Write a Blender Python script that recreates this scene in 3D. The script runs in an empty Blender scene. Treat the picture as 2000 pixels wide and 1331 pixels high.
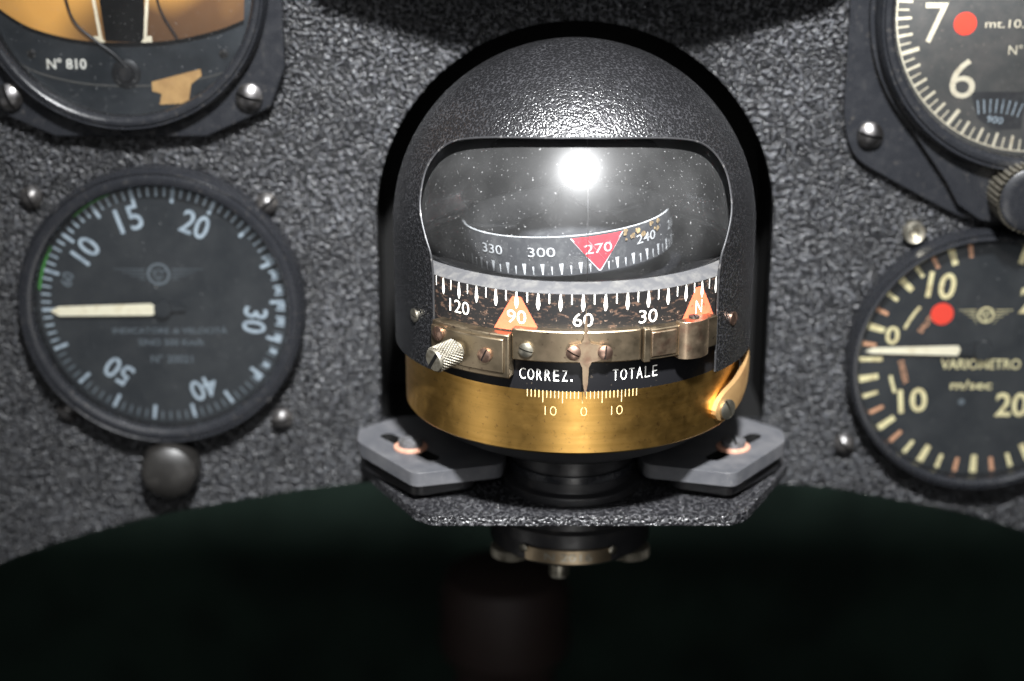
import bpy, bmesh, math, random
from mathutils import Matrix, Vector
from mathutils.geometry import tessellate_polygon
random.seed(4)
rad=math.radians
scene=bpy.context.scene
COL=scene.collection

# ------------------------------------------------------------------ materials
def M(name,col,rough=.5,metal=0.,spec=.5,col2=None,ns=4.,lo=.5,hi=.6,bumps=(),stretch=(1,1,1),
      aniso=0.,coat=0.,rvar=0.,detail=6,col3=None,ns3=20.,lo3=.6,hi3=.65,crest_glint=None,clo=.50,chi=.72):
    m=bpy.data.materials.new(name); m.use_nodes=True
    nt=m.node_tree; N=nt.nodes; L=nt.links
    p=N['Principled BSDF']
    p.inputs['Base Color'].default_value=(*col,1)
    p.inputs['Roughness'].default_value=rough
    p.inputs['Metallic'].default_value=metal
    p.inputs['Specular IOR Level'].default_value=spec
    p.inputs['Coat Weight'].default_value=coat
    tc=N.new('ShaderNodeTexCoord')
    mp=N.new('ShaderNodeMapping'); mp.inputs['Scale'].default_value=(100*stretch[0],100*stretch[1],100*stretch[2])
    L.new(tc.outputs['Object'],mp.inputs['Vector'])
    mp2=N.new('ShaderNodeMapping'); mp2.inputs['Scale'].default_value=(100,100,100)
    L.new(tc.outputs['Object'],mp2.inputs['Vector'])
    def noise(s,mpn,d=detail):
        n=N.new('ShaderNodeTexNoise'); n.inputs['Scale'].default_value=s; n.inputs['Detail'].default_value=d
        n.inputs['Roughness'].default_value=.6
        L.new(mpn.outputs[0],n.inputs['Vector']); return n
    last=None
    if col2:
        n=noise(ns,mp); mr=N.new('ShaderNodeMapRange'); mr.inputs[1].default_value=lo; mr.inputs[2].default_value=hi
        L.new(n.outputs[0],mr.inputs[0])
        mx=N.new('ShaderNodeMix'); mx.data_type='RGBA'
        mx.inputs['A'].default_value=(*col,1); mx.inputs['B'].default_value=(*col2,1)
        L.new(mr.outputs[0],mx.inputs['Factor']); last=mx.outputs['Result']
    if col3:
        n=noise(ns3,mp2,3); mr=N.new('ShaderNodeMapRange'); mr.inputs[1].default_value=lo3; mr.inputs[2].default_value=hi3
        L.new(n.outputs[0],mr.inputs[0])
        mx=N.new('ShaderNodeMix'); mx.data_type='RGBA'
        if last: L.new(last,mx.inputs['A'])
        else: mx.inputs['A'].default_value=(*col,1)
        mx.inputs['B'].default_value=(*col3,1)
        L.new(mr.outputs[0],mx.inputs['Factor']); last=mx.outputs['Result']
    if rvar:
        n=noise(3.,mp2,5); mr=N.new('ShaderNodeMapRange'); mr.inputs[1].default_value=.3; mr.inputs[2].default_value=.7
        mr.inputs[3].default_value=max(.02,rough-rvar); mr.inputs[4].default_value=rough+rvar
        L.new(n.outputs[0],mr.inputs[0]); L.new(mr.outputs[0],p.inputs['Roughness'])
    prev=None
    for (kind,s,strength,dist) in bumps:
        if kind=='vor':
            t=N.new('ShaderNodeTexVoronoi'); t.feature='SMOOTH_F1'; t.inputs['Scale'].default_value=s
            t.inputs['Smoothness'].default_value=.35
            n=noise(s*.7,mp2,2); ad=N.new('ShaderNodeVectorMath'); ad.operation='MULTIPLY_ADD'
            L.new(n.outputs[1],ad.inputs[0]); ad.inputs[1].default_value=(1.3/s,)*3; L.new(mp2.outputs[0],ad.inputs[2])
            L.new(ad.outputs[0],t.inputs['Vector']); out=t.outputs['Distance']
            if crest_glint:   # glints painted in as lighter grey on the crinkle crests, uneven over the sheet
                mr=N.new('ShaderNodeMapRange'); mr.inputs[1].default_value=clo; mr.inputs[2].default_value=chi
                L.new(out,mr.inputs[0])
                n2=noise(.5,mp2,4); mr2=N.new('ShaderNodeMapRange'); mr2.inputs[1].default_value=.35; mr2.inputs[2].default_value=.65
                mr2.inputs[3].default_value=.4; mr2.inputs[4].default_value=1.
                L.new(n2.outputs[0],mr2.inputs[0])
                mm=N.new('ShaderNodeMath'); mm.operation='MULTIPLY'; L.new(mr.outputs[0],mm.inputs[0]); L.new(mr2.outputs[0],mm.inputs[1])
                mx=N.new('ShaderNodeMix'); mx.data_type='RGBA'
                mx.inputs['A'].default_value=(*col,1); mx.inputs['B'].default_value=(*crest_glint,1)
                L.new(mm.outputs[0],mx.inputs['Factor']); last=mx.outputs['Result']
        else:
            t=noise(s,mp if kind=='str' else mp2,3); out=t.outputs[0]
        b=N.new('ShaderNodeBump'); b.inputs['Strength'].default_value=strength; b.inputs['Distance'].default_value=dist*.01
        L.new(out,b.inputs['Height'])
        if prev: L.new(prev,b.inputs['Normal'])
        prev=b.outputs[0]
    if last: L.new(last,p.inputs['Base Color'])
    if prev: L.new(prev,p.inputs['Normal'])
    if aniso:
        p.inputs['Anisotropic'].default_value=aniso
        tg=N.new('ShaderNodeTangent'); tg.direction_type='RADIAL'; tg.axis='Z'
        L.new(tg.outputs[0],p.inputs['Tangent'])
    return m

def glassmat(name,tint=(.95,.97,1),refl=1.0,rough=.03,dust=.03,ds=14.,haze=0.):
    m=bpy.data.materials.new(name); m.use_nodes=True
    nt=m.node_tree; N=nt.nodes; L=nt.links; N.clear()
    out=N.new('ShaderNodeOutputMaterial'); tr=N.new('ShaderNodeBsdfTransparent'); tr.inputs[0].default_value=(*tint,1)
    gl=N.new('ShaderNodeBsdfGlossy'); gl.inputs['Roughness'].default_value=rough
    gl2=N.new('ShaderNodeBsdfGlossy'); gl2.inputs['Roughness'].default_value=.36
    mg=N.new('ShaderNodeMixShader'); mg.inputs[0].default_value=haze
    L.new(gl.outputs[0],mg.inputs[1]); L.new(gl2.outputs[0],mg.inputs[2])
    fr=N.new('ShaderNodeFresnel'); fr.inputs[0].default_value=1.5
    mu=N.new('ShaderNodeMath'); mu.operation='MULTIPLY'; mu.inputs[1].default_value=refl
    L.new(fr.outputs[0],mu.inputs[0])
    mx=N.new('ShaderNodeMixShader'); L.new(mu.outputs[0],mx.inputs[0]); L.new(tr.outputs[0],mx.inputs[1]); L.new(mg.outputs[0],mx.inputs[2])
    df=N.new('ShaderNodeBsdfDiffuse'); df.inputs[0].default_value=(.6,.6,.6,1)
    tc=N.new('ShaderNodeTexCoord'); mp=N.new('ShaderNodeMapping'); mp.inputs['Scale'].default_value=(100,100,100)
    L.new(tc.outputs['Object'],mp.inputs['Vector'])
    n=N.new('ShaderNodeTexNoise'); n.inputs['Scale'].default_value=ds; n.inputs['Detail'].default_value=4
    L.new(mp.outputs[0],n.inputs['Vector'])
    mr=N.new('ShaderNodeMapRange'); mr.inputs[1].default_value=.66; mr.inputs[2].default_value=.74; mr.inputs[3].default_value=dust*.4; mr.inputs[4].default_value=dust*6
    L.new(n.outputs[0],mr.inputs[0])
    # broad smears of grime
    n2=N.new('ShaderNodeTexNoise'); n2.inputs['Scale'].default_value=.9; n2.inputs['Detail'].default_value=5
    L.new(mp.outputs[0],n2.inputs['Vector'])
    mr2=N.new('ShaderNodeMapRange'); mr2.inputs[1].default_value=.4; mr2.inputs[2].default_value=.7; mr2.inputs[3].default_value=0; mr2.inputs[4].default_value=dust*.4
    L.new(n2.outputs[0],mr2.inputs[0])
    ad=N.new('ShaderNodeMath'); ad.operation='ADD'; L.new(mr.outputs[0],ad.inputs[0]); L.new(mr2.outputs[0],ad.inputs[1])
    m2=N.new('ShaderNodeMixShader'); L.new(ad.outputs[0],m2.inputs[0]); L.new(mx.outputs[0],m2.inputs[1]); L.new(df.outputs[0],m2.inputs[2])
    L.new(m2.outputs[0],out.inputs[0])
    return m

m_panel=M('panel_wrinkle_paint',(.0015,.0016,.0020),.33,0,.28,bumps=(('vor',11.5,1.,.080),('n',24.,.4,.012)),crest_glint=(.044,.0455,.050),clo=.50,chi=.74)
m_hood=M('hood_wrinkle_paint',(.0040,.0040,.0044),.27,0,.60,bumps=(('vor',19.,1.,.016),('n',34.,.5,.008)),crest_glint=(.018,.018,.0195),clo=.50,chi=.74)
m_shelf=M('shelf_wrinkle_paint',(.005,.005,.006),.27,0,.6,bumps=(('vor',14.,1.,.050),('n',28.,.6,.012)),crest_glint=(.060,.060,.063),clo=.50,chi=.74)
m_black=M('satin_black_metal',(.010,.010,.011),.38,0,.4,col2=(.022,.02,.019),ns=3,lo=.55,hi=.7,rvar=.1,bumps=(('n',30,.15,.004),))
m_core=M('black_paint_strip',(.007,.007,.008),.35,0,.4,col3=(.05,.04,.03),ns3=9,lo3=.68,hi3=.72,bumps=(('n',12,.1,.005),))
m_dark=M('dark_void_paint',(.003,.003,.003),.8,0,.1)
m_rim=M('worn_rim_metal',(.04,.04,.042),.35,.6,.5,col2=(.25,.24,.23),ns=5,lo=.58,hi=.75)
m_bezel=M('bezel_black',(.008,.0085,.010),.27,0,.42,rvar=.08,col2=(.026,.024,.022),ns=6,lo=.6,hi=.75,bumps=(('n',26,.15,.005),))
m_dial=M('dial_black',(.020,.023,.026),.55,0,.3,col2=(.032,.035,.037),ns=1.5,lo=.4,hi=.7)
m_dialg=M('dial_charcoal',(.060,.060,.057),.6,0,.3,col2=(.090,.084,.077),ns=2.5,lo=.4,hi=.7,col3=(.17,.145,.12),ns3=11,lo3=.66,hi3=.7)
m_mark=M('faded_white_paint',(.42,.49,.54),.6,0,.3,col2=(.24,.29,.33),ns=6,lo=.48,hi=.68)
m_faint=M('faint_grey_paint',(.12,.14,.155),.6,0,.3)
m_white=M('white_paint',(.80,.78,.70),.5,0,.3,col2=(.52,.48,.40),ns=8,lo=.50,hi=.68)
m_letter=M('white_letter_paint',(.78,.77,.72),.5,0,.3)
m_cream=M('cream_paint',(.74,.66,.49),.55,0,.3,col2=(.56,.47,.33),ns=6,lo=.5,hi=.7)
m_lume=M('aged_lume',(.86,.76,.42),.6,0,.3,col2=(.62,.50,.26),ns=6,lo=.48,hi=.68)
m_peach=M('faded_orange_paint',(.66,.34,.19),.6,0,.3)
m_pointer=M('cream_pointer',(.92,.84,.62),.5,0,.3,col2=(.78,.68,.46),ns=5,lo=.5,hi=.7)
m_red=M('red_paint',(.9,.06,.03),.5,0,.4)
m_orange=M('worn_orange_paint',(.54,.100,.048),.5,0,.3,col2=(.44,.080,.038),ns=6,lo=.55,hi=.7,col3=(.03,.02,.015),ns3=10,lo3=.67,hi3=.70)
m_cardred=M('card_red',(.60,.022,.032),.5,0,.3,col2=(.46,.022,.028),ns=6,lo=.5,hi=.7)
m_green=M('green_paint',(.05,.3,.03),.6)
m_ring=M('scale_ring_paint',(.008,.0075,.0075),.40,0,.4,col2=(.055,.034,.024),ns=5.5,lo=.56,hi=.61,stretch=(1,1,2.6),bumps=(('n',9,.25,.01),),col3=(.22,.15,.11),ns3=16,lo3=.67,hi3=.71)
m_ringtop=M('grey_ring_top',(.040,.040,.042),.65,0,.3,col2=(.07,.068,.065),ns=4,lo=.45,hi=.7,bumps=(('n',35,.5,.01),))  # paler grey than the ring side, mottled by noise
m_brass=M('aged_brass',(.78,.46,.13),.33,1,.5,col2=(.64,.36,.09),ns=1.0,lo=.42,hi=.78,stretch=(.4,.4,9),aniso=.6,rvar=.04,
          bumps=(('str',3.,.09,.004),),col3=(.40,.20,.07),ns3=10.,lo3=.60,hi3=.78)
m_brassmark=M('brass_scale_engraving',(.56,.43,.20),.6,0,.3)
m_brasslug=M('aged_brass_clamp',(.34,.21,.09),.58,.8,.4,col2=(.25,.14,.06),ns=2.0,lo=.42,hi=.70,bumps=(('n',18,.2,.006),))
m_bronze=M('aged_bronze',(.33,.265,.18),.38,1,.5,col2=(.24,.185,.125),ns=1.5,lo=.42,hi=.70,rvar=.07,bumps=(('n',25,.15,.004),),col3=(.13,.09,.065),ns3=9,lo3=.64,hi3=.72)
m_bronze2=M('aged_bronze_clip',(.38,.29,.20),.38,1,.5,col2=(.28,.18,.125),ns=2.5,lo=.46,hi=.64,rvar=.07,bumps=(('n',25,.15,.004),))
m_nickel=M('dull_nickel',(.38,.36,.30),.40,1,.5,col2=(.21,.19,.15),ns=6,lo=.45,hi=.65,rvar=.08)
m_knurl=M('aged_knurled_metal',(.16,.148,.12),.50,.7,.5,col2=(.09,.08,.06),ns=5,lo=.45,hi=.65)
m_copper=M('copper_screw',(.46,.30,.23),.37,1,.5,col2=(.28,.18,.135),ns=6,lo=.45,hi=.65,rvar=.08)
m_washer=M('copper_washer_metal',(.36,.19,.13),.5,.3,.4,col2=(.26,.14,.10),ns=6,lo=.45,hi=.65,rvar=.08)
m_mscrew=M('grey_steel_screw',(.085,.085,.09),.42,.4,.4,col2=(.05,.048,.045),ns=7,lo=.45,hi=.65,rvar=.1)
m_steel=M('dark_steel_screw',(.12,.117,.12),.38,1,.5,col2=(.06,.056,.05),ns=7,lo=.45,hi=.65,rvar=.1)
m_bscrew=M('blackened_screw',(.025,.024,.024),.38,.5,.5,col2=(.06,.055,.05),ns=6,lo=.5,hi=.65,rvar=.08)
m_ear=M('grey_cast_alloy',(.036,.037,.041),.5,.0,.32,col2=(.054,.054,.057),ns=1.6,lo=.4,hi=.65,col3=(.17,.16,.15),ns3=25,lo3=.68,hi3=.72,bumps=(('n',40,.25,.005),))
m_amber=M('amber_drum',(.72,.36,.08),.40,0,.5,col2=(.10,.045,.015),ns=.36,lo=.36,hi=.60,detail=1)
m_tan=M('tan_paint',(.52,.31,.12),.5,0,.4,col2=(.42,.24,.09),ns=3,lo=.4,hi=.6)
m_peel=M('peeling_tan_flakes',(.28,.20,.10),.6,0,.3,col2=(.12,.08,.04),ns=9,lo=.4,hi=.6)
m_blue=M('blue_black_plate',(.015,.018,.021),.30,0,.5,col2=(.030,.034,.038),ns=1.0,lo=.4,hi=.7)
m_knob=M('rubbed_bakelite_knob',(.007,.0065,.006),.42,0,.4,col2=(.016,.015,.014),ns=3,lo=.5,hi=.7,bumps=(('n',20,.3,.01),))
m_card=M('compass_card_black',(.026,.026,.028),.5,0,.4,col2=(.05,.05,.05),ns=4,lo=.5,hi=.7)
m_float=M('compass_float_grey',(.22,.22,.22),.5,0,.4,col2=(.32,.31,.30),ns=2,lo=.4,hi=.7)
m_cardmark=M('card_mark_grey',(.32,.32,.32),.6,0,.3,col2=(.19,.19,.19),ns=5,lo=.45,hi=.65)
m_grip=M('stick_grip_rubber',(.014,.009,.008),.6,0,.2)
m_wall=M('dark_green_cabin_paint',(.026,.044,.034),.8,0,.1,col2=(.012,.020,.016),ns=.08,lo=.4,hi=.6)
g_dome=glassmat('dome_glass',(.88,.90,.92),.9,.05,.038,ds=18.,haze=.55)
g_flat=glassmat('gauge_glass',(.93,.95,.97),.8,.04,.010,ds=12.)

# ------------------------------------------------------------------ builder
TXT={}
def textmesh(s,bold):
    k=(s,bold)
    if k in TXT: return TXT[k]
    cu=bpy.data.curves.new('t','FONT'); cu.body=s; cu.size=1; cu.offset=bold; cu.resolution_u=4
    cu.align_x='CENTER'
    ob=bpy.data.objects.new('t',cu); COL.objects.link(ob)
    dg=bpy.context.evaluated_depsgraph_get(); dg.update()
    me=bpy.data.meshes.new_from_object(ob.evaluated_get(dg))
    vs=[v.co.copy() for v in me.vertices]; fs=[tuple(p.vertices) for p in me.polygons]
    bpy.data.objects.remove(ob); bpy.data.curves.remove(cu); bpy.data.meshes.remove(me)
    x0=min(v.x for v in vs);x1=max(v.x for v in vs);y0=min(v.y for v in vs);y1=max(v.y for v in vs)
    vs=[Vector((v.x-(x0+x1)/2,v.y-(y0+y1)/2,0)) for v in vs]
    TXT[k]=(vs,fs,x1-x0,y1-y0); return TXT[k]

def ap(M_,v):
    if M_ is None: return Vector(v)
    if callable(M_): return Vector(M_(Vector(v)))
    return M_@Vector(v)

class B:
    def __init__(s): s.v=[];s.f=[];s.m=[];s.mats=[]
    def mi(s,mat):
        if mat not in s.mats: s.mats.append(mat)
        return s.mats.index(mat)
    def add(s,vs,fs,mat,M_=None):
        o=len(s.v); i=s.mi(mat)
        s.v+= [ap(M_,v) for v in vs]
        for f in fs: s.f.append(tuple(o+k for k in f)); s.m.append(i)
        return s
    def lathe(s,prof,mat,seg=96,a0=0,a1=360,M_=None,closed=False):
        full=abs(a1-a0)>=359.99; n=seg if full else seg+1; k=len(prof)
        vs=[]
        for i in range(n):
            a=rad(a0+(a1-a0)*i/seg)
            for r,z in prof: vs.append((r*math.sin(a),-r*math.cos(a),z))
        fs=[]
        for i in range(seg):
            j=(i+1)%n
            for q in range(k if closed else k-1):
                q2=(q+1)%k
                fs.append((i*k+q,j*k+q,j*k+q2,i*k+q2))
        if closed and not full:
            fs.append(tuple(range(k))); fs.append(tuple((n-1)*k+q for q in reversed(range(k))))
        return s.add(vs,fs,mat,M_)
    def arc(s,a0,a1,r0,r1,z0,z1,mat,seg=None,M_=None):
        seg=seg or max(2,int(abs(a1-a0)/2))
        return s.lathe([(r0,z0),(r1,z0),(r1,z1),(r0,z1)],mat,seg,a0,a1,M_,True)
    def prism(s,polys,z0,z1,mat,M_=None,side=None,hole=None):
        flat=[p for poly in polys for p in poly]
        tr=tessellate_polygon([[Vector((p[0],p[1],0)) for p in poly] for poly in polys])
        n=len(flat); vs=[(p[0],p[1],z1) for p in flat]+[(p[0],p[1],z0) for p in flat]
        fs=[tuple(t) for t in tr]+[tuple(n+i for i in reversed(t)) for t in tr]
        s.add(vs,fs,mat,M_)
        o=0
        for pi,poly in enumerate(polys):
            k=len(poly); ss=[]
            for i in range(k): ss.append((o+i,o+(i+1)%k,n+o+(i+1)%k,n+o+i))
            o+=k
            s.add(vs,ss,(hole if (pi>0 and hole) else side or mat),M_)
        return s
    def flat(s,poly,z,mat,M_=None):
        tr=tessellate_polygon([[Vector((p[0],p[1],0)) for p in poly]])
        return s.add([(p[0],p[1],z) for p in poly],[tuple(t) for t in tr],mat,M_)
    def grid(s,f,nu,nv,mat,M_=None):
        vs=[f(i/nu,j/nv) for i in range(nu+1) for j in range(nv+1)]
        fs=[(i*(nv+1)+j,(i+1)*(nv+1)+j,(i+1)*(nv+1)+j+1,i*(nv+1)+j+1) for i in range(nu) for j in range(nv)]
        return s.add(vs,fs,mat,M_)
    def box(s,x0,x1,y0,y1,z0,z1,mat,M_=None):
        return s.prism([[(x0,y0),(x1,y0),(x1,y1),(x0,y1)]],z0,z1,mat,M_)
    def text(s,t,x,y,h,mat,rot=0,z=0,bold=0.,w=None,M_=None):
        vs,fs,W,H=textmesh(t,bold); k=h/H; kx=(w/W) if w else k
        c,sn=math.cos(rad(rot)),math.sin(rad(rot))
        out=[]
        for v in vs:
            a,b=v.x*kx,v.y*k
            out.append((x+a*c-b*sn,y+a*sn+b*c,z))
        return s.add(out,fs,mat,M_)
    def tick(s,ang,r0,r1,w,mat,z=0,w2=None,cx=0,cy=0,M_=None):
        c,sn=math.cos(rad(ang)),math.sin(rad(ang)); w2=w if w2 is None else w2
        P=lambda r,t:(cx+r*c-t*sn,cy+r*sn+t*c,z)
        return s.add([P(r0,-w/2),P(r1,-w2/2),P(r1,w2/2),P(r0,w/2)],[(0,1,2,3)],mat,M_)
    def band(s,r0,r1,a0,a1,mat,z=0,cx=0,cy=0,seg=None,M_=None):
        seg=seg or max(4,int(abs(a1-a0)/4)); vs=[];fs=[]
        for i in range(seg+1):
            a=rad(a0+(a1-a0)*i/seg)
            vs+=[(cx+r0*math.cos(a),cy+r0*math.sin(a),z),(cx+r1*math.cos(a),cy+r1*math.sin(a),z)]
        for i in range(seg): fs.append((2*i,2*i+1,2*i+3,2*i+2))
        return s.add(vs,fs,mat,M_)
    def disc(s,x,y,r,mat,z=0,seg=40,M_=None):
        return s.flat([(x+r*math.cos(2*math.pi*i/seg),y+r*math.sin(2*math.pi*i/seg)) for i in range(seg)],z,mat,M_)
    def tube(s,pts,r,mat,seg=8,closed=False,M_=None):
        pts=[Vector(p) for p in pts]; n=len(pts); vs=[];fs=[]; up=None
        for i in range(n):
            if closed: t=pts[(i+1)%n]-pts[i-1]
            else: t=pts[min(i+1,n-1)]-pts[max(i-1,0)]
            t.normalize()
            if up is None: up=t.orthogonal().normalized()
            up=(up-t*up.dot(t)).normalized(); sd=t.cross(up)
            for j in range(seg):
                a=2*math.pi*j/seg; vs.append(pts[i]+up*(r*math.cos(a))+sd*(r*math.sin(a)))
        for i in range(n if closed else n-1):
            for j in range(seg):
                i2=(i+1)%n; fs.append((i*seg+j,i*seg+(j+1)%seg,i2*seg+(j+1)%seg,i2*seg+j))
        if not closed:
            fs.append(tuple(reversed(range(seg)))); fs.append(tuple((n-1)*seg+j for j in range(seg)))
        return s.add(vs,fs,mat,M_)
    def mesh(s,name,merge=True,sharp=32):
        me=bpy.data.meshes.new(name); me.from_pydata([tuple(v) for v in s.v],[],s.f)
        for m in s.mats: me.materials.append(m)
        me.polygons.foreach_set('material_index',s.m); me.update()
        if merge:
            bm=bmesh.new(); bm.from_mesh(me)
            bmesh.ops.remove_doubles(bm,verts=bm.verts,dist=1e-4)
            bmesh.ops.dissolve_degenerate(bm,edges=bm.edges,dist=1e-5)
            bmesh.ops.recalc_face_normals(bm,faces=bm.faces)
            bm.to_mesh(me); bm.free()
        me.shade_smooth(); me.set_sharp_from_angle(angle=rad(sharp))
        return me
    def obj(s,name,parent=None,loc=(0,0,0),rot=None,bevel=0,merge=True,sharp=32):
        return mk(name,s.mesh(name,merge,sharp),parent,loc,rot,bevel)

def mk(name,data,parent=None,loc=(0,0,0),rot=None,bevel=0):
    o=bpy.data.objects.new(name,data); COL.objects.link(o)
    if rot is not None:
        o.rotation_mode='QUATERNION'; o.rotation_quaternion=rot
    o.location=loc
    if parent: o.parent=parent
    if bevel:
        b=o.modifiers.new('Bevel','BEVEL'); b.width=bevel; b.segments=2; b.limit_method='ANGLE'; b.angle_limit=rad(40)
    return o
def thing(o,label,cat,group=None):
    o['label']=label; o['category']=cat
    if group: o['group']=group
    return o
def catmull(pts,n=6,closed=False):
    out=[];k=len(pts);P=lambda i: Vector(pts[i%k] if closed else pts[max(0,min(k-1,i))])
    for i in range(k if closed else k-1):
        a,b,c,d=P(i-1),P(i),P(i+1),P(i+2)
        for j in range(n):
            t=j/n
            out.append(.5*((2*b)+(c-a)*t+(2*a-5*b+4*c-d)*t*t+(3*b-a-3*c+d)*t**3))
    if not closed: out.append(Vector(pts[-1]))
    return [tuple(v) for v in out]
def roundpoly(pts,r,n=5):
    out=[];k=len(pts)
    for i in range(k):
        a,b,c=Vector(pts[i-1]),Vector(pts[i]),Vector(pts[(i+1)%k])
        d1=(a-b);d2=(c-b);rr=min(r,d1.length*.45,d2.length*.45)
        p=b+d1.normalized()*rr;q=b+d2.normalized()*rr
        for j in range(n+1):
            t=j/n; out.append(tuple(p*(1-t)**2+b*2*t*(1-t)+q*t*t))
    return out

# slotted screw
SC={}
def screwmesh(R,h,mat,dome=.4,sw=.22):
    k=(R,h,mat.name,dome)
    if k in SC: return SC[k]
    b=B(); sd=h*.55; s0=R*sw*.5
    top=lambda x,y: h-dome*h*((x*x+y*y)/(R*R))
    for sg in (-1,1):
        def f(u,v):
            x=s0+(R*.985-s0)*math.sin(u*math.pi/2); ym=math.sqrt(max(0,R*R-x*x)); y=(2*v-1)*ym
            return (sg*x,y,top(x,y))
        b.grid(f,6,8,mat)
        edge=[f(0,j/8) for j in range(9)]+[f(i/6,1) for i in range(1,7)]+[f(1,1-j/8) for j in range(1,9)]+[f(1-i/6,0) for i in range(1,7)]
        n=len(edge); vs=edge+[(p[0],p[1],h-sd-.3*h) for p in edge]
        b.add(vs,[(i,(i+1)%n,n+(i+1)%n,n+i) for i in range(n)],mat)
    b.lathe([(0,h-sd-dome*h*.1),(R*.93,h-sd-dome*h*.1)],m_dark,32)
    b.lathe([(R*.995,h*(1-dome)-.01),(R*.995,0)],mat,32)
    SC[k]=b.mesh('screw_mesh',merge=False,sharp=35); return SC[k]
def screw(parent,loc,nrm,R,h,mat,ang=0,dome=.4,name='screw'):
    q=Vector(nrm).to_track_quat('Z','Y')@Matrix.Rotation(rad(ang),3,'Z').to_quaternion()
    return mk(name,screwmesh(R,h,mat,dome),parent,loc,q)

# ------------------------------------------------------------------ PANEL
XC,YC=1.48,-3.0
bot=catmull([(-20,-9.2),(-14.1,-6.47),(-10.5,-5.25),(-7,-4.5),(-3.9,-4.05),(1.6,-3.8),(7.4,-4.1),(9.75,-4.42),(14,-5.5),(20,-8.3)],6)
outer=[(20,14),(-20,14)]+bot
hw=5.12; hx=1.62; hz=3.26
hole=[(hx-hw,-2.3),(hx+hw,-2.3)]+[(hx+hw*math.cos(rad(a)),hz+hw*math.sin(rad(a))) for a in range(0,181,4)]
RX=Matrix.Rotation(rad(90),4,'X').to_quaternion()
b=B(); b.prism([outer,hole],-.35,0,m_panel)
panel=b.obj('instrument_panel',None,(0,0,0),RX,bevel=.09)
thing(panel,'black wrinkle-painted metal instrument panel with arched cut-out for the compass','instrument panel')
b=B()
n=len(hole)
h2=[(hx+(x-hx)*1.02,hz+(z-hz)*1.02) for x,z in hole]
b.add([(x,z,-.36) for x,z in h2]+[(x,z,-3.4) for x,z in h2],[(i,(i+1)%n,n+(i+1)%n,n+i) for i in range(n)],m_dark)
b.flat(h2,-3.4,m_dark)
b.obj('recess_lining',panel)
RXI=Matrix.Rotation(rad(-90),4,'X')
b=B(); b.prism([[(-6.2,-.02),(-6.0,-.8),(-4.2,-2.4),(-1.2,-3.4),(1.7,-3.7),(4.6,-3.4),(7.6,-2.4),(9.4,-.8),(9.6,-.02)]],10.6,10.9,m_black,RXI)
b.box(-6.0,9.4,10.9,12.5,0.01,.4,m_black)
b.obj('unseen_shade_plate',panel,bevel=.05)  # unseen plate added above the view to shade the panel top

# ------------------------------------------------------------------ gauges
def gauge(name,cx,cz,Ro,Rg,y=0.,front=.72,dialw=.22,bez=m_bezel):
    e=bpy.data.objects.new(name,None); COL.objects.link(e); e.empty_display_size=.01
    e.rotation_mode='QUATERNION'; e.rotation_quaternion=RX; e.location=(cx,y,cz)
    b=B(); d=Ro-Rg
    b.lathe([(Rg,dialw-.05),(Rg,front-.12),(Rg+.05,front-.04),(Rg+d*.3,front),(Rg+d*.55,front-.01),(Rg+d*.64,front-.07),(Rg+d*.72,front-.07),(Rg+d*.80,front-.03),(Ro-.05,front-.10),(Ro,front-.22),(Ro,0.005)],bez,128)
    b.obj('bezel',e)
    b=B(); b.lathe([(0,front-.1),(Rg*.5,front-.11),(Rg*.999,front-.15)],g_flat,96); b.obj('cover_glass',e)
    return e
def emblem(b,cx,cy,w,mat,z,r=.26):
    for k,(l,dy) in enumerate([(1,.12),(.82,.04),(.64,-.04),(.46,-.12),(.3,-.2)]):
        for s in (-1,1):
            x0=cx+s*r*1.15; x1=cx+s*w/2*l
            b.add([(x0,cy+dy*1.1-.012,z),(x1,cy+dy*1.1-.006,z),(x1,cy+dy*1.1+.006,z),(x0,cy+dy*1.1+.012,z)],[(0,1,2,3)],mat)
    b.band(r*.78,r,0,360,mat,z,cx,cy,40); b.band(r*.35,r*.45,20,340,mat,z,cx,cy,30)
    for a in (30,150,270): b.tick(a,r*.1,r*.8,.03,mat,z,None,cx,cy)

# --- airspeed indicator
asi=gauge('airspeed_indicator',-9.08,1.03,3.72,3.27)
thing(asi,'round black airspeed gauge with faded white numerals and cream pointer','gauge')
b=B(); DW=.22
b.lathe([(0,DW),(3.28,DW)],m_dial,96)
z=DW+.012
for i in range(90):
    a=i*4+2
    if i%5==0: b.tick(a,2.78,3.17,.09,m_mark,z)
    else: b.tick(a,2.93,3.17,.05,m_faint if 200<a<350 else m_mark,z)
for a in range(-40,30,8): b.tick(a,2.98,3.17,.1,m_mark,z)
for (t,x,y,h,w) in [('15',-.73,2.33,.66,.66),('20',.95,2.18,.64,.72),('10',-1.9,1.50,.6,.64),('30',2.36,-.40,.62,.70),('40',.93,-2.28,.58,.72),('50',-1.3,-1.80,.6,.72)]:
    b.text(t,x,y,h,m_mark,math.degrees(math.atan2(y,x))-90,z,.012,w)
b.text('60',-2.45,.72,.3,m_faint,73,z,.02)
emblem(b,-.07,.86,2.3,m_faint,z,.3)
b.text('INDICATORE di VELOCITÀ',.13,-.66,.2,m_faint,0,z,.012,3.0)
b.text('SINO 500 Km/h',.13,-1.0,.18,m_faint,0,z,.012,1.7)
b.text('N° 20021',.13,-1.46,.22,m_faint,0,z,.012,1.1)
b.band(3.19,3.24,150,172,m_green,z); b.band(3.19,3.24,112,132,m_green,z)
b.obj('dial',asi)
b=B()
b.flat([(-2.92,-.10),(-2.7,.02),(-.3,.10),(-.22,.06),(-.22,-.18),(-.3,-.22),(-2.7,-.24)],.36,m_pointer)
b.obj('pointer',asi)
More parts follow.
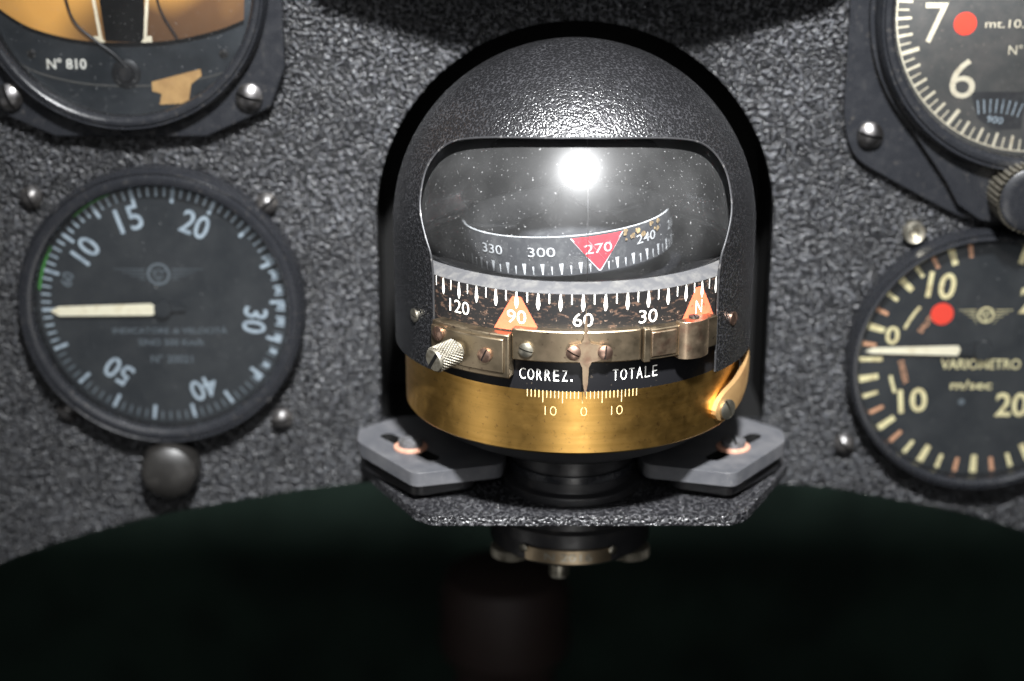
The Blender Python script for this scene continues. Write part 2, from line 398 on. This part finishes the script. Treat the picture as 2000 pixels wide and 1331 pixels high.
b=B(); b.prism([[(-.24,.04),(.6,.02),(.6,-.10),(-.24,-.14)]],.33,.35,m_dial); b.lathe([(0,.4),(.22,.4),(.24,.3),(.24,.22)],m_dial,32,M_=Matrix.Translation((.0,-.05,0)))
b.obj('pointer_hub',asi)
for (x,y,a) in [(-3.22,2.88,20),(2.79,2.70,130),(-2.75,-2.96,60),(2.92,-3.2,100)]:
    screw(asi,(x,y,.0),(0,0,1),.29,.34,m_bscrew,a,.5)

# --- attitude / turn indicator
att=gauge('gyro_horizon',-9.57,9.37,3.64,3.27,front=.85,dialw=.40)
thing(att,'round gyro horizon gauge with amber drum in octagonal black flange','gauge')
half=[(3.94,-2.1),(3.55,-3.1),(2.7,-3.5),(1.9,-3.85)]
oc=half+[(-x,y) for x,y in reversed(half)]; oc=oc+[(-x,-y) for x,y in oc]
b=B(); b.prism([oc],0.005,.38,m_bezel); b.obj('flange',att,bevel=.05)
b=B(); z=.42
b.lathe([(0,.405),(3.28,.405)],m_blue,96)
low=catmull([(-3.05,-.62),(-2.3,-1.1),(-1.2,-1.40),(0,-1.48),(1.2,-1.42),(2.3,-1.18),(2.98,-.92)],6)
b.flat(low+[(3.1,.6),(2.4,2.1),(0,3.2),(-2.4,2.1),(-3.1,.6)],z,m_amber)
b.add([(x,y,z+.006) for x,y in low]+[(x,y-.1,z+.006) for x,y in low],[(i,i+1,len(low)+i+1,len(low)+i) for i in range(len(low)-1)],m_dark)
b.flat([(-.70,1.8),(.70,1.8),(.50,-1.48),(-.45,-1.44)],z+.012,m_dark)
for s,xo in ((-1,-.05),(1,.02)):
    pts=catmull([(s*.86+xo,1.8),(s*.74+xo,.6),(s*.60+xo,-.6),(s*.50+xo,-1.48)],6)
    n=len(pts); b.add([(x-.04,y,z+.02) for x,y in pts]+[(x+.04,y,z+.02) for x,y in pts],[(i,i+1,n+i+1,n+i) for i in range(n-1)],m_cream)
    b.flat([(s*.60+xo-.08,-1.32),(s*.60+xo+.08,-1.32),(s*.54+xo+.14,-1.47),(s*.54+xo-.14,-1.47)],z+.022,m_cream)
b.text('N° 810',-1.46,-2.0,.27,m_white,0,z+.006,.02,.98)
b.flat([(.62,-2.45),(1.85,-2.13),(1.87,-2.3),(1.6,-2.5),(1.5,-2.98),(.78,-3.02),(.85,-2.75),(.62,-2.68)],z+.012,m_tan)
arcp=[(x,y-1.05) for x,y in low[4:-4]]; n=len(arcp)
b.add([(x,y,z+.004) for x,y in arcp]+[(x,y-.05,z+.004) for x,y in arcp],[(i,i+1,n+i+1,n+i) for i in range(n-1)],m_dialg)
b.obj('dial',att)
b=B()
b.tube(catmull([(-1.9,1.2,.5),(-1.45,.1,.5),(-1.2,-.9,.5),(-.7,-1.4,.5),(-.25,-1.75,.5),(.05,-2.1,.5)],6),.034,m_black,8)
b.tube(catmull([(.95,1.2,.5),(.9,-.4,.5),(1.3,-1.3,.5),(1.32,-1.36,.5)],6),.024,m_black,8)
b.lathe([(.0,.52),(.18,.52),(.2,.47),(.30,.47),(.36,.44)],m_black,40,M_=Matrix.Translation((0,-2.25,0)))
b.obj('wire_linkage',att)
for (x,y) in ((2.45,-1.75),(-2.3,-1.75)): screw(att,(x,y,.42),(0,0,1),.11,.04,m_bscrew,35)
for (x,y,a) in [(3.03,-2.83,75),(-2.95,-2.83,20),(3.03,2.83,10),(-3.03,2.83,70)]:
    screw(att,(x,y,.38),(0,0,1),.34,.26,m_steel,a,.5)

# --- altimeter
alt=gauge('altimeter',12.93,8.71,4.05,3.62,front=.95,dialw=.53)
thing(alt,'large round altimeter with cream numerals, red dot and setting knob','gauge')
fl=[(-4.6,3.4),(-4.6,-2.8),(-4.3,-3.75),(-3.4,-4.25),(-2.3,-4.85),(-1.3,-5.35),(-.4,-5.5),(.4,-5.5),(1.3,-5.35),(2.3,-4.85),(3.4,-4.25),(4.3,-3.75),(4.6,-2.8),(4.6,3.4)]
b=B(); b.prism([roundpoly(fl,.5)],.005,.25,m_bezel)
lb=[(-4.15,0)]+[(4.15*math.cos(rad(a)),4.15*math.sin(rad(a))) for a in range(184,228,4)]+[(-2.35,-3.75),(-1.95,-4.3),(-1.6,-4.9),(-1.0,-5.3),(-.2,-5.42),(.8,-5.2),(1.5,-4.6),(2.0,-4.0)]+[(4.15*math.cos(rad(a)),4.15*math.sin(rad(a))) for a in range(305,360,5)]
b.prism([lb+[(4.1,2),(0,3.9),(-4.1,2)]],.25,.5,m_bezel)
b.obj('flange',alt,bevel=.06)
b=B(); z=.545; b.lathe([(0,.53),(3.63,.53)],m_dialg,96)
for i in range(100):
    a=90-i*3.6
    if i%10==0: b.tick(a,3.05,3.5,.10,m_cream,z)
    elif i%2==0: b.tick(a,3.15,3.5,.065,m_cream,z)
    else: b.tick(a,3.22,3.5,.035,m_cream,z)
b.band(3.50,3.53,0,360,m_cream,z)
for dgt in range(10):
    if dgt==5: continue
    a=187.5+(7-dgt)*36
    x,y=2.46*math.cos(rad(a)),2.46*math.sin(rad(a))
    b.text(str(dgt),x+(-.10 if dgt==7 else .02),y,.98,m_cream,0,z,-.002,.56 if dgt==7 else .63)
b.disc(-1.82,-.34,.28,m_red,z)
b.text('mt.10.000',-.55,-.34,.20,m_cream,0,z,.0,1.55)
b.text('N° 1182',-.15,-.98,.24,m_cream,0,z,.0,1.1)
b.flat([(-1.55,-2.02),(-.2,-2.02),(-.2,-2.95),(-.9,-2.98),(-1.3,-2.7)],z-.006,m_card)
for i in range(8): b.tick(100-i*4,2.0,2.35,.025,m_mark,z,cx=-.95,cy=-4.55)
b.text('900',-.88,-2.72,.17,m_mark,-8,z,.0,.4)
b.obj('dial',alt)
b=B()
def knf(R,k,amp,z0,z1,nz=1):
    def f(u,v):
        a=u*2*math.pi; r=R+amp*(1 if math.sin(k*a)>0 else -1)*.5
        return (r*math.cos(a),r*math.sin(a),z0+(z1-z0)*v)
    return f
b.grid(knf(.82,36,.09,.5,1.5),288,1,m_knurl,Matrix.Translation((-.05,-4.55,0)))
b.lathe([(0,1.56),(.5,1.56),(.72,1.54),(.8,1.5)],m_bezel,64,M_=Matrix.Translation((-.05,-4.55,0)))
b.obj('setting_knob',alt)
for (x,y,a) in [(-3.92,-3.15,75),(3.92,-3.15,30)]: screw(alt,(x,y,.25),(0,0,1),.33,.28,m_steel,a,.5)

# --- variometer
var=gauge('variometer',12.35,-.44,3.56,3.28)
thing(var,'round black climb-rate gauge with cream markings and red dot','gauge')
b=B(); z=DW+.012; b.lathe([(0,DW),(3.3,DW)],m_dial,96)
lst=[(a,'L' if (a//9)%3==0 else 'S') for a in range(100,441,9)]
for a,k in lst:
    if 172<a<188: continue
    if k=='L': b.tick(a,2.72,3.22,.15,m_lume,z,.19)
    else: b.tick(a,2.82,3.22,.10,m_peach if (a%2==0) else m_lume,z,.12)
b.tick(180,2.6,3.2,.12,m_lume,z)
b.text('10',-1.20,2.02,.72,m_lume,-6,z,.02,.74); b.text('20',1.30,1.62,.74,m_lume,0,z,.02,.86)
b.text('10',-1.72,-1.16,.68,m_lume,6,z,.02,.76); b.text('20',.92,-1.28,.68,m_lume,0,z,.02,.86)
b.text('30',2.35,.2,.6,m_lume,0,z,.03,.7)
b.text('0',-2.38,.66,.50,m_lume,0,z,.02,.36)
b.band(2.20,2.28,140,158,m_lume,z); b.band(2.35,2.44,191,203,m_lume,z)
b.text('SALITA',-1.50,1.02,.15,m_peach,56,z,.02,.66); b.text('DISCESA',-2.02,-.36,.15,m_peach,-74,z,.02,.66)
b.disc(-1.13,1.25,.30,m_red,z+.003)
emblem(b,.02,1.22,1.4,m_lume,z,.22)
b.text('VARIOMETRO',.0,-.14,.28,m_lume,0,z,.01,2.1)
b.text('m/sec',-.2,-.72,.26,m_lume,0,z,.01,1.1)
b.disc(-.42,-1.2,.09,m_faint,z)
b.obj('dial',var)
b=B(); b.flat([(-3.1,.26),(-2.9,.36),(-.66,.42),(-.6,.3),(-.66,.14),(-2.9,.20)],.36,m_pointer); b.obj('pointer',var)
b=B(); b.lathe([(0,.42),(.24,.42),(.27,.3),(.27,.22)],m_dial,32,M_=Matrix.Translation((0,.27,0))); b.prism([[(-.62,.38),(0,.42),(0,.12),(-.62,.16)]],.33,.35,m_dial); b.obj('pointer_hub',var)
b=B(); b.lathe([(0,.05),(.13,.05),(.14,.2),(.26,.24),(.29,.2),(.29,0)],m_nickel,40,M_=Matrix.Translation((-2.0,3.42,0))); b.obj('eyelet',var)
screw(var,(-3.43,-2.45,0),(0,0,1),.28,.34,m_bscrew,40,.5)

# --- push knob under the airspeed gauge
b=B(); b.lathe([(0,.95),(.3,.94),(.55,.88),(.7,.78),(.77,.6),(.78,.45),(.80,.3),(.74,.05),(.74,0)],m_knob,64)
kn=b.obj('panel_knob',None,(-9.13,-.01,-3.45),RX)
thing(kn,'rubbed dark round push knob on the black panel','knob')

# ------------------------------------------------------------------ COMPASS
BASE=-1.95
comp=bpy.data.objects.new('magnetic_compass',None); COL.objects.link(comp); comp.location=(XC,YC,BASE); comp.empty_display_size=.01
thing(comp,'black domed aircraft magnetic compass with brass ring on a bracket shelf','compass')
OFF=(0,0,-BASE)
R=4.32; ZC=4.04; T=.14
prof=[(R-.0,1.22),(R+.0,1.8),(R,ZC)]+[(R*math.cos(rad(a)),ZC+R*math.sin(rad(a))) for a in range(4,90,4)]+[(0,ZC+R)]
r2=R-T
inn=[(0,ZC+r2)]+[(r2*math.cos(rad(a)),ZC+r2*math.sin(rad(a))) for a in range(86,0,-6)]+[(r2,ZC),(r2,1.22)]
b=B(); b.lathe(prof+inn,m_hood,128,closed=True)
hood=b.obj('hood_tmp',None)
half=[(3.20,-1),(3.20,3.5),(3.25,3.95),(3.38,4.35),(3.49,4.8),(3.49,5.2),(3.38,5.7),(3.16,6.08),(2.86,6.36),(2.5,6.52),(1.9,6.64),(1.1,6.71),(0,6.74)]
hs=[half[0]]+catmull(half[1:],5)
WS=-.05
win=[(x+WS,zz) for x,zz in hs]+[(-x+WS,zz) for x,zz in reversed(hs[:-1])]
b=B(); b.prism([win],-.5,9,m_hood)
cut=b.obj('cut_tmp',None,(0,0,0),RX)
bo=hood.modifiers.new('b','BOOLEAN'); bo.operation='DIFFERENCE'; bo.object=cut; bo.solver='EXACT'
bpy.context.view_layer.update(); dg=bpy.context.evaluated_depsgraph_get()
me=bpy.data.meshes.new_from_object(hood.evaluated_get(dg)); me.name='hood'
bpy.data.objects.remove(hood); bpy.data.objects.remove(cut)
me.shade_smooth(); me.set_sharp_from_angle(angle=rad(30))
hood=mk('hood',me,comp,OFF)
def onshell(x,zz,r):
    rr=r if zz<=ZC else math.sqrt(max(.01,r*r-(zz-ZC)**2))
    return (x,-math.sqrt(max(.0001,rr*rr-x*x)),zz)
w0=[(3.20,1.25+k*.27) for k in range(9)]
path=[(x+WS,zz) for x,zz in w0+hs[1:]]+[(-x+WS,zz) for x,zz in reversed(hs[1:-1])]+[(-x+WS,zz) for x,zz in reversed(w0)]
b=B(); b.tube([onshell(x,zz,R-.01) for x,zz in path],.026,m_rim,8); b.obj('window_rim',comp,OFF)

RG=3.98
b=B(); b.lathe([(3.72,3.5),(3.84,3.68),(3.93,3.85),(RG,4.1)]+[(RG*math.cos(rad(a)),4.1+3.93*math.sin(rad(a))) for a in range(4,90,3)]+[(0,8.03)],g_dome,96)
b.obj('glass_dome',comp,OFF)
# core body + floor
b=B(); b.lathe([(0,3.05),(3.6,3.05),(3.72,3.3),(3.9,3.3),(4.1,3.0),(4.1,1.2),(4.0,1.0),(4.0,-.30),(3.75,-.42),(3.4,-.8),(2.6,-1.2),(0,-1.25)],m_core,128)
cy=lambda Rr:(lambda v:((Rr+v.z)*math.sin(v.x/Rr),-(Rr+v.z)*math.cos(v.x/Rr),v.y))
def spaced(b,t,x0,x1,y,h,mat,z,bold,F,w=.13):
    n=len(t)
    for i,ch in enumerate(t):
        x=x0+(x1-x0)*i/(n-1)
        if ch=='.': b.disc(x-.04,y-h/2+.025,.026,mat,z,12,F)
        else: b.text(ch,x,y,h,mat,0,z,bold,w*(1.1 if ch in 'OCA' else .95),M_=F)
spaced(b,'CORREZ.',-1.26,-.12,1.55,.26,m_letter,.012,-.006,cy(4.1))
spaced(b,'TOTALE',.82,1.76,1.55,.26,m_letter,.012,-.006,cy(4.1))
b.obj('compass_body',comp,OFF)
# scale ring
b=B(); RR=4.15
b.lathe([(3.70,3.62),(3.78,3.64),(4.11,3.49),(RR,3.45)],m_ringtop,128)
b.lathe([(RR,3.45),(RR,2.4),(4.0,2.4)],m_ring,128)
F=cy(RR); st=6.8
def azs(a): return rad(a)*RR
for k in range(-26,28):
    a=k*st/2; s=azs(a+1.0)
    if k%2==0:
        w=.06; ln=.38
        b.add([(s-w*.25,3.445,.012),(s+w*.25,3.445,.012),(s+w*.75,3.445-ln*.7,.012),(s+w*.2,3.445-ln,.012),(s-w*.2,3.445-ln,.012),(s-w*.75,3.445-ln*.7,.012)],[(0,1,2,3,4,5)],m_white,F)
    else:
        b.add([(s-.013,3.445,.012),(s+.013,3.445,.012),(s+.012,3.22,.012),(s-.012,3.22,.012)],[(0,1,2,3)],m_white,F)
vals={-3:'150',-2:'120',-1:'90',0:'60',1:'30',2:'N',3:'330'}
for k,t in vals.items():
    s=azs(k*20.4+1.0)
    if t=='N': s-=.09
    if t in('90','N'):
        def f(u,v,s=s):
            hh=2.55+.78*v; ww=.54-.44*v
            return (s+(2*u-1)*ww,hh,.006)
        b.grid(f,12,2,m_orange,F)
    b.text(t,s,2.87,.30,m_white,0,.016,-.004,(.44 if len(t)==2 else .2 if len(t)==1 else .58),M_=F)
b.obj('scale_ring',comp,OFF)
# brass ring
b=B(); RB=4.08; BT=1.26; BB=-.34
b.lathe([(3.9,BT),(RB-.02,BT),(RB,BT-.03),(RB,BB+.04),(RB-.03,BB),(3.9,BB-.02)],m_brass,160,closed=True)
F=cy(RB)
for k in range(-14,15):
    s=azs(k*1.22+1.2); ln=.33 if k%5==0 else .22
    b.add([(s-.009,BT-.035,.008),(s+.009,BT-.035,.008),(s+.008,BT-.035-ln,.008),(s-.008,BT-.035-ln,.008)],[(0,1,2,3)],m_brassmark,F)
for s,t in ((-.62,'10'),(.12,'0'),(.87,'10')): b.text(t,s,.70,.21,m_brassmark,0,.008,-.026,.26 if len(t)>1 else .14,M_=F)
brass=b.obj('brass_ring',comp,OFF)
# clamp tab on the brass ring: curled strap rising round the side
b=B()
def lug(u,v,off=0.):
    a=50.5+u*39; hh=.36
    if u<.2: hh*=math.sqrt(max(0.02,1-(1-u/.2)**2))
    zc=.12+1.0*(u**1.3)
    rr=RB+.13+.14*math.sin(math.pi*min(1,u*1.0))-.03*abs(2*v-1)**3-off
    zz=zc+(2*v-1)*hh
    return (rr*math.sin(rad(a)),-rr*math.cos(rad(a)),zz)
lug2=lambda u,v: lug(u,v,.12)
b.grid(lug,24,8,m_brasslug); b.grid(lug2,24,8,m_brasslug)
ed=[(i/24,0) for i in range(25)]+[(1,j/8) for j in range(1,9)]+[(1-i/24,1) for i in range(1,25)]+[(0,1-j/8) for j in range(1,8)]
n=len(ed); b.add([lug(*e) for e in ed]+[lug2(*e) for e in ed],[(i,(i+1)%n,n+(i+1)%n,n+i) for i in range(n)],m_brasslug)
lg=b.obj('clamp_lug',comp,OFF)
a=rad(55.5)
screw(comp,(4.25*math.sin(a),-4.25*math.cos(a),.13-BASE),(math.sin(a)-.25,-math.cos(a)-.1,0.05),.24,.15,m_nickel,20)

# bars in front of the scale
def radial(az,r,zz): a=rad(az); return (r*math.sin(a),-r*math.cos(a),zz-BASE),(math.sin(a),-math.cos(a),0)
b=B(); b.arc(-47.5,-20.3,4.12,4.46,1.50,2.52,m_bronze,16); b.arc(-47.5,-21.8,4.3,4.50,1.62,2.42,m_bronze,16)
blk=b.obj('clamp_block',comp,OFF,bevel=.03)
for az,zz,m,an in ((-44,2.26,m_copper,20),(-27.5,2.0,m_copper,-25)):
    l,nn=radial(az,4.50,zz); screw(comp,l,nn,.165,.09,m,an)
# knurled knob
b=B()
def kn_f(u,v):
    a=u*2*math.pi; hgt=v*.56
    k=abs(math.sin(12*a+v*16))*abs(math.sin(12*a-v*16)); r=.26+.045*k
    return (r*math.cos(a),r*math.sin(a),.10+hgt)
b.grid(kn_f,288,40,m_knurl)
b.lathe([(.20,-.02),(.2,.10),(.27,.10)],m_knurl,48)
b.lathe([(.275,.66),(.25,.71),(0,.715)],m_knurl,48)
b.box(-.235,.235,-.04,.04,.695,.722,m_dark)
l,nn=radial(-37,4.48,1.98)
b.obj('knurled_knob',comp,l,Vector((nn[0]-.30,nn[1],-.16)).to_track_quat('Z','Y')@Matrix.Rotation(rad(50),3,'Z').to_quaternion(),sharp=50)
b=B(); b.arc(-20.0,18.2,4.12,4.36,1.93,2.66,m_bronze,24); b.obj('index_bar',comp,OFF,bevel=.03)
for az,m,an in ((-15.5,m_nickel,75),(-1.8,m_copper,60),(7.2,m_copper,-5)):
    l,nn=radial(az,4.36 if az<-10 else 4.42,2.20); screw(comp,l,nn,.165,.1,m,an)
b=B()
b.arc(18.5,45.5,4.12,4.42,1.93,2.64,m_bronze,16); b.arc(18.5,20.6,4.3,4.47,1.90,2.68,m_bronze,4); b.arc(21.0,29.2,4.3,4.45,2.0,2.58,m_bronze2,6)
b.obj('end_bar',comp,OFF,bevel=.025)
b=B()
cp_=[(4.3*math.sin(rad(30+11*i/8)),-4.3*math.cos(rad(30+11*i/8))) for i in range(8,-1,-1)]
for i in range(13):
    u=i/12; a=rad(30+u*11); r=4.44+.20*math.sin(math.pi*u)**.6; cp_.append((r*math.sin(a),-r*math.cos(a)))
b.prism([cp_],1.86,2.72,m_bronze2)
b.obj('sliding_clip',comp,OFF,bevel=.02)
l,nn=radial(36.5,4.32,2.72); screw(comp,l,(0,0,1),.12,.05,m_bscrew,10)
# index pointer
b=B(); F=cy(4.38)
poly=[(.0,3.2),(.035,2.75),(.05,2.52),(.10,2.42),(.34,2.36),(.36,2.30),(.36,2.08),(.33,2.03),(.13,1.98),(.07,1.85),(.055,1.5),(0,1.16)]
poly=[(x+.13,y) for x,y in poly]+[(-x+.13,y) for x,y in reversed(poly[1:-1])]
b.prism([poly],0,.05,m_bronze2,F); b.obj('index_pointer',comp,OFF)
# hood screws
l,nn=radial(-59.5,4.30,2.35); screw(comp,l,nn,.16,.09,m_nickel,80)
l,nn=radial(56,4.30,2.35); screw(comp,l,nn,.16,.09,m_copper,30)

# card inside
tilt=Matrix.Translation((-.16,0,3.86))@Matrix.Rotation(rad(-4.5),4,'Y')@Matrix.Translation((0,0,-3.82))
b=B(); RCd=2.5
b.lathe([(RCd-.03,3.36),(RCd,3.36),(RCd,4.25),(RCd-.03,4.27)],m_card,96,M_=tilt)
b.lathe([(RCd-.03,4.27),(RCd-.06,4.25),(RCd-.05,3.40),(RCd-.03,3.36)],m_float,96,M_=tilt)
b.lathe([(RCd+.005,4.262),(RCd+.007,4.275),(RCd-.03,4.283)],m_cardmark,96,M_=tilt)
Fc=lambda v:tilt@Vector(((RCd+v.z)*math.sin(v.x/RCd),-(RCd+v.z)*math.cos(v.x/RCd),v.y))
for k in range(-20,21):
    s=rad(15+k*5)*RCd; w=.10 if k%2==0 else .045; ln=.26 if k%2==0 else .2
    b.add([(s-w/2,3.39+ln,.012),(s+w/2,3.39+ln,.012),(s+w*.15,3.39,.012),(s-w*.15,3.39,.012)],[(0,1,2,3)],m_cardmark,Fc)
s=rad(15)*RCd
def f(u,v): return (s+(2*u-1)*(.62*v+.01),3.42+.80*v,.014)
b.grid(f,8,2,m_cardred,Fc)
for sg in (-1,1): b.add([(s+sg*.64,4.22,.018),(s+sg*.60,4.22,.018),(s-sg*.01,3.40,.018),(s+sg*.03,3.40,.018)],[(0,1,2,3)],m_cardmark,Fc)
for k,t in ((-2,'330'),(-1,'300'),(0,'270'),(1,'240'),(2,'210'),(-3,'N')): b.text(t,rad(15+30*k)*RCd,3.93,.22,m_cardmark,0,.022,.004,.64 if len(t)>1 else .2,M_=Fc)
for i in range(16):   # peeling flakes along the card edge
    s0_=rad(random.uniform(29,58))*RCd; h0=random.uniform(4.0,4.24); q_=random.uniform(.03,.09)
    b.flat([(s0_+q_*random.uniform(.5,1.2)*math.cos(k*1.05),h0+q_*random.uniform(.4,1.1)*math.sin(k*1.05)) for k in range(6)],.026+.001*i,m_peel,Fc)
b.obj('compass_card',comp,OFF)
b=B()
b.lathe([(0,4.85),(.12,4.8),(.28,4.45),(.75,4.1),(1.2,3.95),(1.3,3.7),(1.0,3.4)],m_card,64,M_=tilt)
for k in range(3):
    Mx=tilt@Matrix.Rotation(rad(40+120*k),4,'Z'); b.box(.6,2.45,-.12,.12,3.85,3.9,m_float,Mx)
b.lathe([(0,4.95),(.05,4.9),(.05,4.6)],m_nickel,16,M_=tilt)
b.obj('card_float',comp,OFF)
b=B(); b.tube([(.17,-(RG-.16)*math.cos(rad(p)),4.1+3.78*math.sin(rad(p))) for p in range(-8,50,3)],.010,m_steel,6)
b.tube([(.17,-3.72,4.55),(.55,-3.6,4.1)],.006,m_cardmark,5)
b.obj('lubber_line',comp,OFF)

# lower cylinder, ears
b=B(); b.lathe([(1.5,-1.2),(1.5,-2.2),(1.7,-2.25),(1.7,-2.44)],m_black,64); b.lathe([(1.51,-1.75),(1.56,-1.75),(1.56,-1.95),(1.51,-1.95)],m_bezel,64,closed=True)
b.obj('neck',comp,(0,-.55,-BASE),bevel=.02)
E=[(-5.36,.7),(-5.34,-.14),(-3.82,-2.22),(-1.72,-1.62),(-1.6,-.6),(-2.4,1.6),(-4.34,1.64)]
def ear(sg,name):
    pts=roundpoly([(sg*x,y) for x,y in E],.22)
    c0=Vector((sg*-4.60,.22)); c1=Vector((sg*-3.42,-1.20)); d=(c1-c0).normalized(); nn=Vector((-d.y,d.x)); sl=[]
    for k in range(9):
        t=math.pi*k/8; sl.append(tuple(c1+nn*.18*math.cos(t)+d*.18*math.sin(t)))
    for k in range(9):
        t=math.pi*k/8; sl.append(tuple(c0-nn*.18*math.cos(t)-d*.18*math.sin(t)))
    b=B(); b.prism([pts,sl],-1.95,-1.60,m_ear,hole=m_dark); b.flat(sl,-1.90,m_dark)
    o=b.obj(name,comp,OFF,bevel=.03)
    b=B(); cx,cyy=sg*-3.98,-.56
    b.lathe([(.22,-1.595),(.42,-1.595),(.42,-1.55),(.36,-1.52),(.2,-1.52)],m_washer,48,M_=Matrix.Translation((cx,cyy,0)),closed=True)
    b.obj('copper_washer',comp,OFF)
    screw(comp,(cx,cyy,-1.53-BASE),(0,0,1),.30,.20,m_mscrew,-60 if sg>0 else 5,.3,'mounting_screw')
    b=B(); b.lathe([(.0,-2.3),(.6,-2.3),(.6,-2.44),(0,-2.44)],m_dark,40,M_=Matrix.Translation((cx+sg*.2,cyy+.1,0)))
    b.prism([roundpoly([(sg*-5.3,.6),(sg*-5.25,-.1),(sg*-3.8,-1.95),(sg*-2.4,-1.4),(sg*-2.6,1.3)],.3)],-2.30,-2.1,m_black)
    b.obj('rubber_pad',comp,OFF)
ear(1,'mounting_ear'); ear(-1,'mounting_ear')
# compensator under the shelf
comps=B()
comps.lathe([(0,-2.72),(2.3,-2.72),(2.3,-3.3),(2.15,-3.5),(2.15,-3.82),(2.05,-3.85),(2.05,-4.3),(1.9,-4.42),(1.2,-4.5),(0,-4.5)],m_black,96)
cp=comps.obj('compensator',comp,(0,.5,-BASE))
b=B(); b.arc(-33,27,2.06,2.12,-4.27,-3.92,m_bronze,20); b.text('N 2016',-.1,-4.09,.2,m_nickel,0,.0,.02,1.2,M_=cy(2.135)); b.obj('number_plate',cp)
for az in (-34,28):
    l,nn=radial(az,2.12,-3.97+BASE); mk('screw',screwmesh(.11,.08,m_nickel,.4),cp,l,Vector(nn).to_track_quat('Z','Y'))
for sg in (-1,1):
    b=B()
    def kf(u,v):
        a=u*2*math.pi; r=.50+.02*math.sin(40*a); return (r*math.cos(a),r*math.sin(a),-.12+.24*v)
    b.grid(kf,240,1,m_knurl); b.lathe([(.50,.12),(0,.13)],m_knurl,48); b.lathe([(.50,-.12),(0,-.13)],m_knurl,48)
    b.obj('adjuster_wheel',cp,(sg*1.50,-.75,-4.50))
b=B(); b.lathe([(0,-4.85),(.24,-4.85),(.26,-4.8),(.26,-4.5),(0,-4.5)],m_nickel,32,M_=Matrix.Translation((-.3,-1.5,0))); b.obj('adjuster_nub',cp)

# ------------------------------------------------------------------ shelf
b=B()
sp=[(-3.88,-.02),(-3.88,-2.55),(-2.3,-5.45),(-1.88,-5.75),(5.2,-5.75),(5.6,-5.45),(7.02,-2.55),(7.02,-.02)]
b.prism([roundpoly(sp,.18)],-2.70,-2.45,m_shelf)
b.box(-3.6,6.7,-.28,-.02,-3.5,-2.70,m_shelf)
sh=b.obj('compass_shelf',None,bevel=.035)
thing(sh,'black wrinkle-painted shelf bracket carrying the compass','bracket')

# ------------------------------------------------------------------ control column & background
b=B()
b.lathe([(0,-11.3),(1.2,-11.35),(2.0,-11.7),(2.25,-12.3),(2.2,-13.2),(2.3,-14.2),(2.15,-14.6),(1.75,-15),(1.7,-17),(1.75,-30),(1.75,-60)],m_grip,64)
cc=b.obj('control_column',None,(-.25,10,0)); thing(cc,'dark rubber-gripped control column below the panel','control column')
b=B(); b.box(-150,150,70,71,-70,60,m_wall); w=b.obj('cabin_wall'); w['kind']='structure'
b=B(); b.box(-150,150,-60,70,-61,-60,m_wall); w=b.obj('floor'); w['kind']='structure'

# ------------------------------------------------------------------ scale to metres
S=.01
done=set()
for o in list(bpy.data.objects):
    if o.type=='MESH' and o.data.name not in done:
        done.add(o.data.name); o.data.transform(Matrix.Scale(S,4))
    o.location=o.location*S
    for md in o.modifiers:
        if md.type=='BEVEL': md.width*=S
# ------------------------------------------------------------------ camera
T_=rad(18.5); D=45
cam=bpy.data.cameras.new('camera'); co=bpy.data.objects.new('camera',cam); COL.objects.link(co)
co.location=(0,-D*math.cos(T_)*S,D*math.sin(T_)*S); co.rotation_euler=(rad(90)-T_,0,0)
cam.lens=60; cam.sensor_width=36; cam.clip_start=.01; cam.clip_end=20
cam.dof.use_dof=True; cam.dof.focus_distance=.382; cam.dof.aperture_fstop=7.5
scene.camera=co
# ------------------------------------------------------------------ lights
def area(name,loc,tgt,size,power,col=(1,1,1),spread=180,shape='DISK',sy=None):
    l=bpy.data.lights.new(name,'AREA'); l.shape=shape; l.size=size*S; l.energy=power; l.color=col; l.spread=rad(spread)
    if sy: l.size_y=sy*S
    o=bpy.data.objects.new(name,l); COL.objects.link(o); o.location=Vector(loc)*S
    o.rotation_mode='QUATERNION'; o.rotation_quaternion=(Vector(tgt)-Vector(loc)).to_track_quat('-Z','Y')
    return o
area('flash_lamp',(3,-40,43),(1.7,-3,5),4,2.0,(.98,.99,1),48)
area('added_front_fill',(0,-58,30),(1,-3,4),50,.36,(.97,.98,1),66)  # added fill that brightens the compass interior and ears, no real source
area('soft_fill_lamp',(-40,-45,22),(0,0,0),40,.05,(.95,.97,1))
area('soft_side_fill',(45,-42,18),(0,0,0),40,.05,(1,.98,.95))  # weak fill added for reflections in the metal parts
area('low_front_streak_fill',(3,-52,-20),(1.5,-3,0),14,.36,(1,.98,.95),shape='RECTANGLE',sy=24)  # added to put the centre streak on the brass ring
area('low_left_streak_fill',(-38,-24,-14),(1.5,-3,0),10,.12,(1,.98,.95),shape='RECTANGLE',sy=24)  # added so the brass ring gets its left-hand streak
w=bpy.data.worlds.new('World'); scene.world=w; w.use_nodes=True
w.node_tree.nodes['Background'].inputs[0].default_value=(.5,.55,.6,1); w.node_tree.nodes['Background'].inputs[1].default_value=.02
scene.view_settings.view_transform='Standard'; scene.view_settings.look='None'; scene.view_settings.exposure=0
